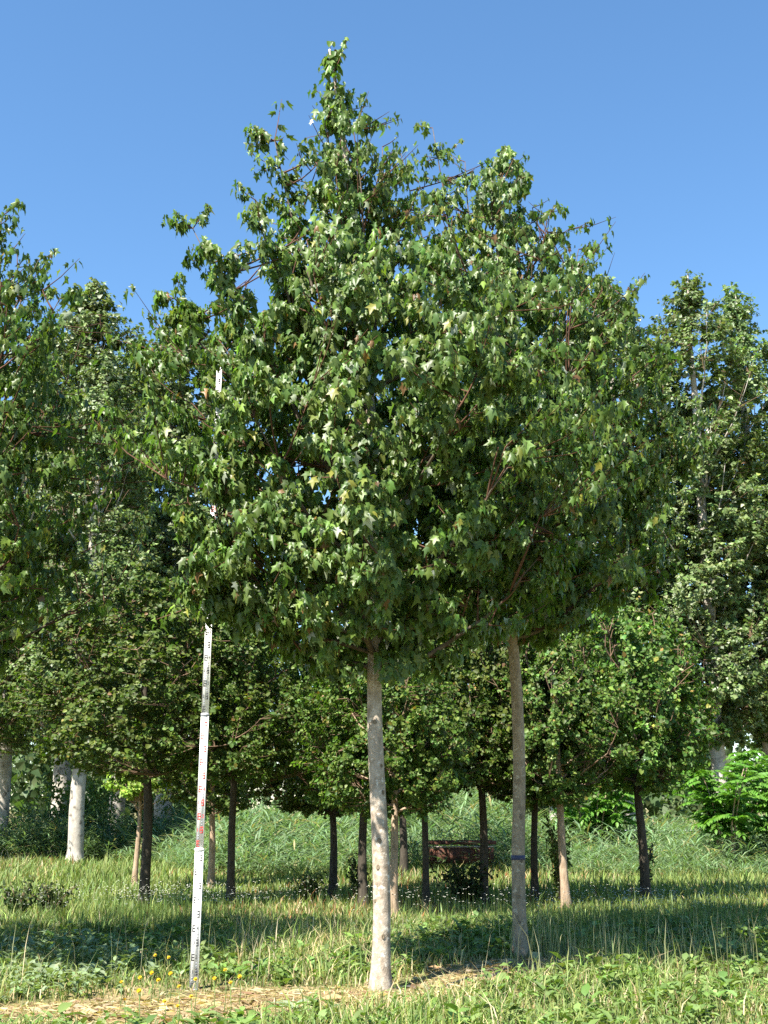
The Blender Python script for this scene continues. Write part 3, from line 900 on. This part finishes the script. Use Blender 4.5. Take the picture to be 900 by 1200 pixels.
# low broad-leaved weeds among the turf
def build_weeds():
    rng = np.random.default_rng(61)
    xy = scatter(rng, 7000, 7.6, 15.0)
    s = straw_mask(xy); dens = vnoise(xy, 1.3, 15)
    keep = (rng.random(len(xy)) < .55 + .5 * dens) & (s < .18)
    xy = xy[keep]; ns = len(xy); per = 11
    idx = np.repeat(np.arange(ns), per); n = len(idx)
    az = rng.uniform(0, 6.28, n); up = rng.uniform(.25, 1.6, n)
    hz = rng.uniform(0.0, .18, ns)[idx] * rng.random(n)
    p = np.column_stack([xy[idx] + rng.normal(0, .035, (n, 2)), gz(xy[idx, 0], xy[idx, 1]) + hz])
    D = np.column_stack([np.cos(az), np.sin(az), up]); N = np.column_stack([-np.cos(az) * .5, -np.sin(az) * .5, np.ones(n)]) + rng.normal(0, .2, (n, 3))
    sz = (np.minimum(rng.gamma(7, .0092, ns), .11)[idx]) * rng.uniform(.6, 1.3, n)
    kind = (vnoise(xy, .8, 44) > .25)[idx]
    t = tints(rng, n, [(0.115, .185, .045), (.145, .21, .065)], .24)
    pale = tints(rng, n, [(0.19, .25, .13), (.16, .22, .10)], .18)
    t = np.where((kind & (p[:, 0] < 0.5))[:, None], pale, t)
    V, T = mirror_leaf([(.24, .25), (.26, .62)], [0, .5, 1.0], [(0, 3, 1), (1, 3, 4), (1, 4, 2)], .3, .45)
    W, F = leaf_verts(p, D, N, sz, (V, T))
    o = link("weeds", np_mesh("weeds", W, F, tint=np.repeat(t, len(V), axis=0)), M_WEED)
    tag(o, "low broad leaved weeds growing through the front turf", "weeds", kind="stuff")
    # small white flower heads behind the shadow band
    q = np.vstack([scatter(rng, 700, 14.2, 17.2, .5), np.column_stack([rng.normal(-2.6, .7, 500), rng.normal(15.6, .4, 500)]),
                   np.column_stack([rng.normal(2.9, .9, 500), rng.normal(14.9, .45, 500)])])
    h = rng.uniform(.28, .46, len(q))
    st = MB(); n = len(q)
    p = np.column_stack([q, gz(q[:, 0], q[:, 1]) + h])
    k = 5; az = np.tile(np.arange(k) * 2 * math.pi / k, n) + np.repeat(rng.uniform(0, 6, n), k)
    P5 = np.repeat(p, k, axis=0)
    D = np.column_stack([np.cos(az), np.sin(az), rng.uniform(-.1, .4, n * k)])
    V, T = mirror_leaf([(.4, .5)], [0, 1.0], [(0, 2, 1)], .1, .2)
    W, F = leaf_verts(P5, D, np.tile([0, -.3, 1.0], (n * k, 1)), rng.uniform(.006, .013, n * k), (V, T))
    sb = np.column_stack([q, gz(q[:, 0], q[:, 1])])
    a3 = np.array([.002, 0, 0])
    SV = np.stack([sb - a3, sb + a3, p], 1).reshape(-1, 3); SF = np.arange(n * 3).reshape(-1, 3) + len(W)
    col = np.vstack([np.tile([.70, .70, .60], (len(W), 1)), np.tile([.10, .16, .04], (len(SV), 1))])
    o = link("white_flowers", np_mesh("white_flowers", np.vstack([W, SV]), np.vstack([F, SF]), tint=col), M_PETAL)
    tag(o, "tiny white flower heads sprinkled behind the shadow band", "flowers", kind="stuff")


build_weeds()


def yellow_flowers():
    rng = np.random.default_rng(71)
    spots = [(182, 1118), (198, 1122), (178, 1139), (186, 1148), (164, 1146), (142, 1150), (163, 1163), (210, 1154), (229, 1150),
             (251, 1149), (264, 1139), (281, 1149), (193, 1173), (208, 1178), (200, 1140), (146, 1178), (224, 1166), (270, 1150)]
    # one bloom of three rows of petals, shared by all
    k = 13; az = np.arange(k) * 2 * math.pi / k
    V, T = mirror_leaf([(.16, .4), (.15, .85)], [0, .5, 1.0], [(0, 3, 1), (1, 3, 4), (1, 4, 2)], .15, .1)
    D = np.column_stack([np.cos(az), np.sin(az), np.full(k, .35)]); N = np.column_stack([-np.cos(az) * .3, -np.sin(az) * .3, np.ones(k)])
    W, F = leaf_verts(np.zeros((k, 3)), D, N, np.full(k, 0.017), (V, T))
    W2, F2 = leaf_verts(np.tile([0, 0, .004], (k, 1)), D + [0, 0, .7], N, np.full(k, 0.016), (V, T))
    bloom = np_mesh("bloom", np.vstack([W, W2]), np.vstack([F, F2 + len(W)]), tint=np.tile([.62, .42, .02], (len(W) * 2, 1))); bloom.materials.append(M_PETAL)
    mb = MB(); mb.tube([[0, 0, -.02], [.01, 0, .5], [0, 0, 1]], [.0035, .003, .0025], 5); stem = mb.mesh("stem", tint=np.array([.12, .18, .05])); stem.materials.append(M_WEED)
    for i, (x, y) in enumerate(spots):
        h = rng.uniform(.12, .30)
        # the bloom stands at the spot, its foot nearer the viewer's side of it
        d = ray(x, y); t = -(CAM_H - h) / d[2]; g = d * t
        r = empty("yellow_flower", (g[0], g[1], float(gz(g[0], g[1]))), rng.uniform(0, 6))
        tag(r, "small yellow daisy like flower in the turf near the staff's foot", "flower", "yellow flowers near the staff")
        s = link("stem", stem, None, r); s.scale = (1, 1, h)
        b = link("bloom", bloom, None, r, (0, 0, h)); b.rotation_euler = (rng.normal(0, .35), rng.normal(.0, .35), 0)
        r.rotation_euler = (0, 0, 0); b.rotation_euler[0] += .5


yellow_flowers()


# ------------------------------------------------------------------ single weeds in front: rosettes of dock leaves
def dock_plants():
    rng = np.random.default_rng(81)
    V, T = mirror_leaf([(.13, .12), (.20, .35), (.17, .65), (.08, .88)], [0, .35, .7, 1.0],
                       [(0, 4, 5), (0, 5, 1), (1, 5, 6), (1, 6, 2), (2, 6, 7), (2, 7, 3)], .35, .55)
    G = [("green", [(0.075, .15, .025), (.095, .175, .035)]), ("pale", [(0.20, .26, .15), (.24, .28, .19)])]
    data = {}
    for nm, c in G:
        L = []
        for k in range(3):
            me = np_mesh("leaf_blade", V, T, tint=np.broadcast_to(tints(rng, 1, c, .15)[0], V.shape)); me.materials.append(M_WEED); L.append(me)
        data[nm] = L
    spots = [("green", 505, 1190, .26, "bright green dock rosette in front of the tallest maple's foot"),
             ("green", 472, 1199, .20, "smaller bright green dock rosette left of the one at the maple's foot"),
             ("green", 275, 1148, .24, "leafy green dock just right of the staff's foot"),
             ("green", 300, 1140, .24, "leafy green dock second to the right of the staff's foot"),
             ("pale", 345, 1192, .24, "withered grey leaved weed on the straw in front of the tallest maple"),
             ("pale", 380, 1196, .20, "withered grey leaved weed nearest the tallest maple's foot"),
             ("pale", 35, 1140, .34, "large grey green thistle rosette at the left edge in sun"),
             ("pale", 62, 1148, .32, "grey green thistle rosette second from the left edge"),
             ("pale", 98, 1142, .28, "grey green thistle rosette halfway from left edge to staff"),
             ("green", 640, 1165, .24, "dock rosette right of the blue banded maple's foot"),
             ("green", 740, 1160, .26, "dock rosette below the right shadow band, in the middle of the bright turf"),
             ("green", 830, 1180, .24, "dock rosette in the bright turf near the right bottom corner"),
             ("green", 120, 1108, .26, "dock rosette in the left shadow band"),
             ("green", 60, 1104, .28, "tall dock rosette in the left shadow band near the edge"),
             ("green", 560, 1100, .26, "dock rosette in shade between the two near trunks")]
    for nm, x, y, s, lab in spots:
        g = on_ground(x, y)
        r = empty("weed_plant", (g[0], g[1], float(gz(g[0], g[1]))))
        tag(r, lab, "weed", "leafy weeds in the front turf")
        for k in range(13):
            az = k * 2.4 + rng.normal(0, .2); up = rng.uniform(.35, 1.5)
            D = np.array([[math.cos(az), math.sin(az), up]]); N = np.array([[-math.cos(az) * .6, -math.sin(az) * .6, 1.0]])
            Dn, B, Nn = frames(D, N); ss = s * .62 * rng.uniform(.65, 1.1)
            o = bpy.data.objects.new("leaf", data[nm][k % 3]); COL.objects.link(o); o.parent = r
            M = np.eye(4); M[:3, 0], M[:3, 1], M[:3, 2] = B[0] * ss, Dn[0] * ss, Nn[0] * ss
            M[:3, 3] = [math.cos(az) * .02, math.sin(az) * .02, rng.uniform(-.01, .06)]
            o.matrix_basis = Matrix(M.tolist())


dock_plants()


# ------------------------------------------------------------------ shrubs
def leafy_shrub(name, label, cat, xy, h, r, nleaf, size, colors, seed, group=None):
    rng = np.random.default_rng(seed)
    root = empty(name, (xy[0], xy[1], float(gz(*xy))))
    tag(root, label, cat, group)
    h, r, size = (v * grow_by(xy[1]) for v in (h, r, size))
    mb = MB(); tips = []
    for k in range(14):
        az = rng.uniform(0, 6.28); rr = r * rng.uniform(.3, 1); hh = h * rng.uniform(.5, 1)
        p = np.array([math.cos(az) * rr, math.sin(az) * rr, hh])
        b = bez(np.array([0, 0, -.03]), np.array([p[0] * .25, p[1] * .25, hh * .6]), p, 6)
        mb.tube(b, np.linspace(.010, .003, 6), 5); tips.append(b)
    link("stems", mb.mesh("stems", smooth=True), M_TWIG, root)
    tips = np.array(tips)
    i = rng.integers(0, len(tips), nleaf); t = rng.uniform(.25, 1, nleaf) * 5; a = np.minimum(t.astype(int), 4)
    p = tips[i, a] + (tips[i, a + 1] - tips[i, a]) * (t - a)[:, None] + rng.normal(0, r * .13, (nleaf, 3))
    p[:, 2] = np.maximum(p[:, 2], .03)
    D = norm(rng.normal(0, .6, (nleaf, 3)) + [0, 0, -.1]); N = norm(rng.normal(0, .4, (nleaf, 3)) + [-.2, -.4, .8])
    me = leaf_mesh("foliage", p, D, N, size * np.exp(rng.normal(0, .25, nleaf)), tints(rng, nleaf, colors, .22), OVAL_T if size > .06 else FIELD_T)
    o = link("foliage", me, M_FIELD, root); o["kind"] = "stuff"


DARKG = [(0.030, .055, .014), (.045, .07, .018)]
MIDG = [(0.07, .12, .026), (.09, .135, .03)]
leafy_shrub("shrub", "dark low bush at the foot of the field maple before the trough", "shrub", xy_of(545, 1058), .62, .42, 900, .07, DARKG, 301)
leafy_shrub("shrub", "straggly dark bush left of the thinnest field maple trunk", "shrub", xy_of(362, 1062), .40, .35, 420, .06, DARKG, 302)
leafy_shrub("shrub", "dark straggly bush in the long grass at the left edge", "shrub", xy_of(20, 1075), .50, .30, 420, .06, DARKG, 303)
leafy_shrub("shrub", "dark straggly bush second from the left edge in long grass", "shrub", xy_of(60, 1072), .45, .35, 450, .06, DARKG, 304)
leafy_shrub("shrub", "leafy suckers around the foot of the field maple with climbing shoots", "shrub", xy_of(655, 1060), 1.25, .25, 900, .06, MIDG, 305)
leafy_shrub("shrub", "thin leafy suckers round the lone field maple's trunk at the right", "shrub", xy_of(757, 1055), .85, .16, 380, .06, DARKG, 306)
leafy_shrub("shrub", "thin leafy suckers beside the field maple next to the pale trunk", "shrub", xy_of(417, 1060), .75, .16, 350, .06, DARKG, 307)
leafy_shrub("shrub", "rounded willow bush in sun between the left poplar trunks", "shrub", wide(-7.4, 29.5), 1.9, 1.3, 2600, .11, MIDG, 309)
leafy_shrub("shrub", "pale willow bush behind the reeds, left of the thinnest field maple", "shrub", wide(-1.4, 31.0), 2.0, 1.6, 2800, .11, [(0.10, .15, .05), (.13, .17, .06)], 310)
leafy_shrub("shrub", "shaded willow bush behind the reeds near the staff", "shrub", wide(-4.6, 31.5), 1.9, 1.4, 2400, .11, MIDG, 311)


def sumac(label, xy, h, r, nf, seed):
    rng = np.random.default_rng(seed)
    xy = wide(*xy)
    root = empty("sumac_shrub", (xy[0], xy[1], float(gz(*xy))))
    root.scale = (grow_by(xy[1]),) * 3
    tag(root, label, "shrub", "bright green sumac shrubs behind the reeds")
    tips = []
    for k in range(12):
        az = rng.uniform(0, 6.28); rr = r * rng.uniform(.2, .85); hh = h * rng.uniform(.55, .95)
        p = np.array([math.cos(az) * rr, math.sin(az) * rr, hh])
        b = bez(np.array([math.cos(az) * .1, math.sin(az) * .1, -.05]), np.array([p[0] * .3, p[1] * .3, hh * .6]), p, 7)
        mb = MB(); mb.tube(b, np.linspace(.022, .008, 7), 5); tips.append(b)
        link("stem", mb.mesh("stem", smooth=True), M_BARK_TAN, root)
    for i in range(nf):
        b = tips[rng.integers(0, len(tips))]; q = b[rng.integers(3, 7)]
        az = rng.uniform(0, 6.28); s = rng.uniform(.27, .46)
        D = np.array([[math.cos(az), math.sin(az), rng.uniform(-.2, .9)]]); N = np.array([[-math.cos(az) * .3, -math.sin(az) * .3, 1.0]])
        Dn, B, Nn = frames(D, N)
        o = bpy.data.objects.new("frond", SUMAC_FROND[i % 3]); COL.objects.link(o); o.parent = root
        M = np.eye(4); M[:3, 0], M[:3, 1], M[:3, 2], M[:3, 3] = B[0] * s, Dn[0] * s, Nn[0] * s, q + rng.normal(0, .06, 3)
        o.matrix_basis = Matrix(M.tolist())


SUMAC_FROND = []
for k in range(3):
    rng = np.random.default_rng(400 + k)
    P, D, N = [], [], []
    for j in range(8):
        y = .12 + .105 * j
        for s in (-1, 1):
            P.append((0, y, -.35 * y * y)); D.append((s, .55, -.25)); N.append((0, 0, 1))
    P.append((0, .97, -.33)); D.append((0, 1, -.6)); N.append((0, 0, 1))
    P = np.array(P); D = np.array(D, float); N = np.array(N, float) + rng.normal(0, .15, P.shape)
    W, F = leaf_verts(P, D, N, np.full(len(P), .34) * rng.uniform(.8, 1.1, len(P)), OVAL_T)
    me = np_mesh("frond_blade", W, F, tint=np.repeat(tints(rng, len(P), [(0.085, .20, .026), (.11, .225, .034)], .15), len(OVAL_T[0]), axis=0))
    me.materials.append(M_SUMAC); SUMAC_FROND.append(me)
sumac("sumac shrub with reddish stems showing, in front of the white blotched poplar", (6.6, 23.8), 2.3, 1.2, 290, 411)
sumac("sumac shrub cut by the right edge, in front of the poplars", (8.0, 24.4), 2.35, 1.25, 290, 412)
sumac("sumac shrub in the gap between the two right field maples", (4.35, 25.6), 1.95, 1.2, 240, 413)


# ------------------------------------------------------------------ measuring staff
def measuring_staff():
    base = on_ground(227, 1160); base[2] = gz(base[0], base[1]) - 0.01
    top = at(258, 412, base[1] + 0.12)
    axis = top - base; L = float(np.linalg.norm(axis)); zax = axis / L
    yax = norm(np.cross(zax, np.array([1.0, 0, 0])));  # points away from the viewer or toward
    if yax[1] < 0: yax = -yax
    xax = np.cross(yax, zax)
    root = empty("measuring_staff", base)
    M = np.eye(4); M[:3, 0], M[:3, 1], M[:3, 2], M[:3, 3] = xax, yax, zax, base
    root.matrix_basis = Matrix(M.tolist())
    tag(root, "leaning white telescopic measuring staff with black and red graduations beside the tallest maple", "measuring staff")
    white = plain_material("staff_white", (0.80, 0.79, 0.76), 0.45, 0.06, 30)
    black = plain_material("staff_black", (0.02, 0.02, 0.022), 0.5); red = plain_material("staff_red", (0.55, 0.035, 0.025), 0.5)
    grey = plain_material("staff_grey", (0.30, 0.31, 0.34), 0.5)
    nsec = 5; sl = L / nsec
    dm = L / 50.0 * (5.0 / 5.0)
    for s in range(nsec):
        w = 0.062 - 0.0055 * s; dp = 0.030 - 0.003 * s
        z0, z1 = s * sl, (s + 1) * sl
        mb = MB(); mb.box((0, 0, (z0 + z1) / 2), (w, dp, z1 - z0))
        for sx in (-1, 1): mb.box((sx * (w / 2 + .0015), 0, (z0 + z1) / 2), (.004, dp + .006, z1 - z0 - .004))   # raised edge lips
        body = link("staff_section", mb.mesh("staff_section"), white, root)
        if s < nsec - 1:
            c = MB(); c.box((0, 0, z1 - .012), (w + .012, dp + .010, .022)); link("lock_collar", c.mesh("lock_collar"), grey if s % 2 else white, root)
        col = red if s % 2 else black
        g = MB(); yf = -dp / 2 - .0006
        for k in range(10):
            zb = z0 + k * dm + .006
            side = -1 if k % 2 == 0 else 1
            m = MB()
            u = dm / 10
            # the E: an upright with three arms, 5 cm of each 10 cm
            xe = side * (w * .5 - .004)
            m.box((xe - side * .003, yf, zb + 2.5 * u), (.006, .0012, 5 * u))
            for q in (0.5, 2.5, 4.5):
                m.box((xe - side * (.006 + .0085), yf, zb + q * u), (.017, .0012, u * .8))
            link("graduation", m.mesh("graduation"), col, body)
            # fine centimetre ticks on the other half of the decimetre
            for q in (6.5, 8.5):
                g.box((xe - side * .012, yf, zb + q * u), (.012, .0012, u * .7))
        link("fine_ticks", g.mesh("fine_ticks"), grey, body)["kind"] = "stuff"
        for k in range(1, 10):
            cu = bpy.data.curves.new("numeral", 'FONT'); cu.body = str(k) if s == 0 else f"{s}{k}"; cu.size = .040; cu.align_x = 'CENTER'; cu.align_y = 'CENTER'
            tmp = bpy.data.objects.new("numeral", cu)
            me = bpy.data.meshes.new_from_object(tmp); bpy.data.objects.remove(tmp)
            me.materials.clear()
            o = link("numeral", me, col, body)
            side = 1 if k % 2 == 0 else -1
            o.location = (side * w * .20, -dp / 2 - .0012, z0 + k * dm + dm * .3); o.rotation_euler = (math.pi / 2, 0, 0)
    f = MB(); f.box((0, 0, .004), (.075, .044, .016)); link("foot", f.mesh("foot"), grey, root)


measuring_staff()


# ------------------------------------------------------------------ drip hose between the two near trunks
def drip_hose():
    px = [(458, 1160), (478, 1158), (500, 1159), (520, 1160), (545, 1153), (563, 1148), (578, 1151), (592, 1144), (608, 1136)]
    pts = np.array([on_ground(*p) for p in px])
    t = np.linspace(0, len(pts) - 1, 40)
    pts = np.column_stack([np.interp(t, range(len(pts)), pts[:, i]) for i in range(3)])
    pts[:, 2] = gz(pts[:, 0], pts[:, 1]) + .012
    pts[2:-2] += np.column_stack([np.zeros(36), .015 * np.sin(t[2:-2] * 3), .018 * (np.sin(t[2:-2] * 2.2) > .2)])
    mb = MB(); mb.tube(pts, .010, 7)
    o = link("drip_hose", mb.mesh("drip_hose", smooth=True), plain_material("hose_black", (.03, .028, .025), .5))
    tag(o, "thin black drip hose lying on the straw between the two near trunks", "hose")


drip_hose()


# ------------------------------------------------------------------ rusty trough, railing
def rusty_trough():
    p = wide(1.45, 23.6)
    root = empty("rusty_trough", (p[0], p[1], float(gz(*p))), 0.06)
    root.scale = (grow_by(p[1]) * .68,) * 3
    tag(root, "rusty metal trough with a pale rim strip under the dark field maples", "trough")
    shaded_rust = plain_material("shaded_rust", (0.10, 0.032, 0.014), .9, .6, 7, c2=(.03, .014, .010)); pale = plain_material("worn_metal", (.30, .26, .23), .6, .4, 14)  # real rust, its tone deepened to carry the shade under the trees
    W, D, H = 1.75, .8, .88
    for nm, c, s in (("panel", (0, -D / 2, .50), (W, .03, .42)), ("panel", (0, D / 2, .50), (W, .03, .42)),
                     ("panel", (-W / 2, 0, .50), (.03, D - .04, .42)), ("panel", (W / 2, 0, .50), (.03, D - .04, .42)), ("floor_plate", (0, 0, .30), (W - .04, D - .04, .025))):
        m = MB(); m.box(c, s); link(nm, m.mesh(nm), shaded_rust, root)
    for c, s in (((0, -D / 2 - .01, .84), (W + .16, .09, .10)), ((0, D / 2 + .01, .84), (W + .16, .09, .10))):
        m = MB(); m.box(c, s); link("rail", m.mesh("rail"), shaded_rust, root)
    m = MB(); m.box((0, -D / 2 - .022, .735), (W, .018, .035)); link("rim_strip", m.mesh("rim_strip"), pale, root)
    for k in range(5):
        m = MB(); m.box((-W / 2 + .1 + k * (W - .2) / 4, -D / 2 - .027, .50), (.045, .024, .40)); link("rib", m.mesh("rib"), shaded_rust, root)
    for sx in (-1, 1):
        for sy in (-1, 1):
            m = MB(); m.box((sx * (W / 2 - .08), sy * (D / 2 - .06), .135), (.08, .08, .32)); link("leg", m.mesh("leg"), shaded_rust, root)


rusty_trough()


def railing():
    p = wide(6.3, 27.6)
    root = empty("metal_railing", (p[0], p[1], float(gz(*p))))
    tag(root, "low grey metal railing glimpsed behind the reeds under the sumac", "railing")
    mt = plain_material("galvanised", (.45, .47, .50), .4, .2, 20, metal=.5)
    for z in (.35, .78):
        m = MB(); m.tube([[-1.4, 0, z], [0, 0, z], [3.6, 0, z]], .022, 8); link("rail", m.mesh("rail", smooth=True), mt, root)
    for x in (-1.4, .3, 2.0, 3.6):
        m = MB(); m.tube([[x, 0, -.1], [x, 0, .82]], .028, 8); link("post", m.mesh("post", smooth=True), mt, root)
    for k in range(24):
        x = -1.3 + k * .205
        m = MB(); m.tube([[x, 0, .35], [x, 0, .78]], .009, 5); link("bar", m.mesh("bar"), mt, root)


railing()
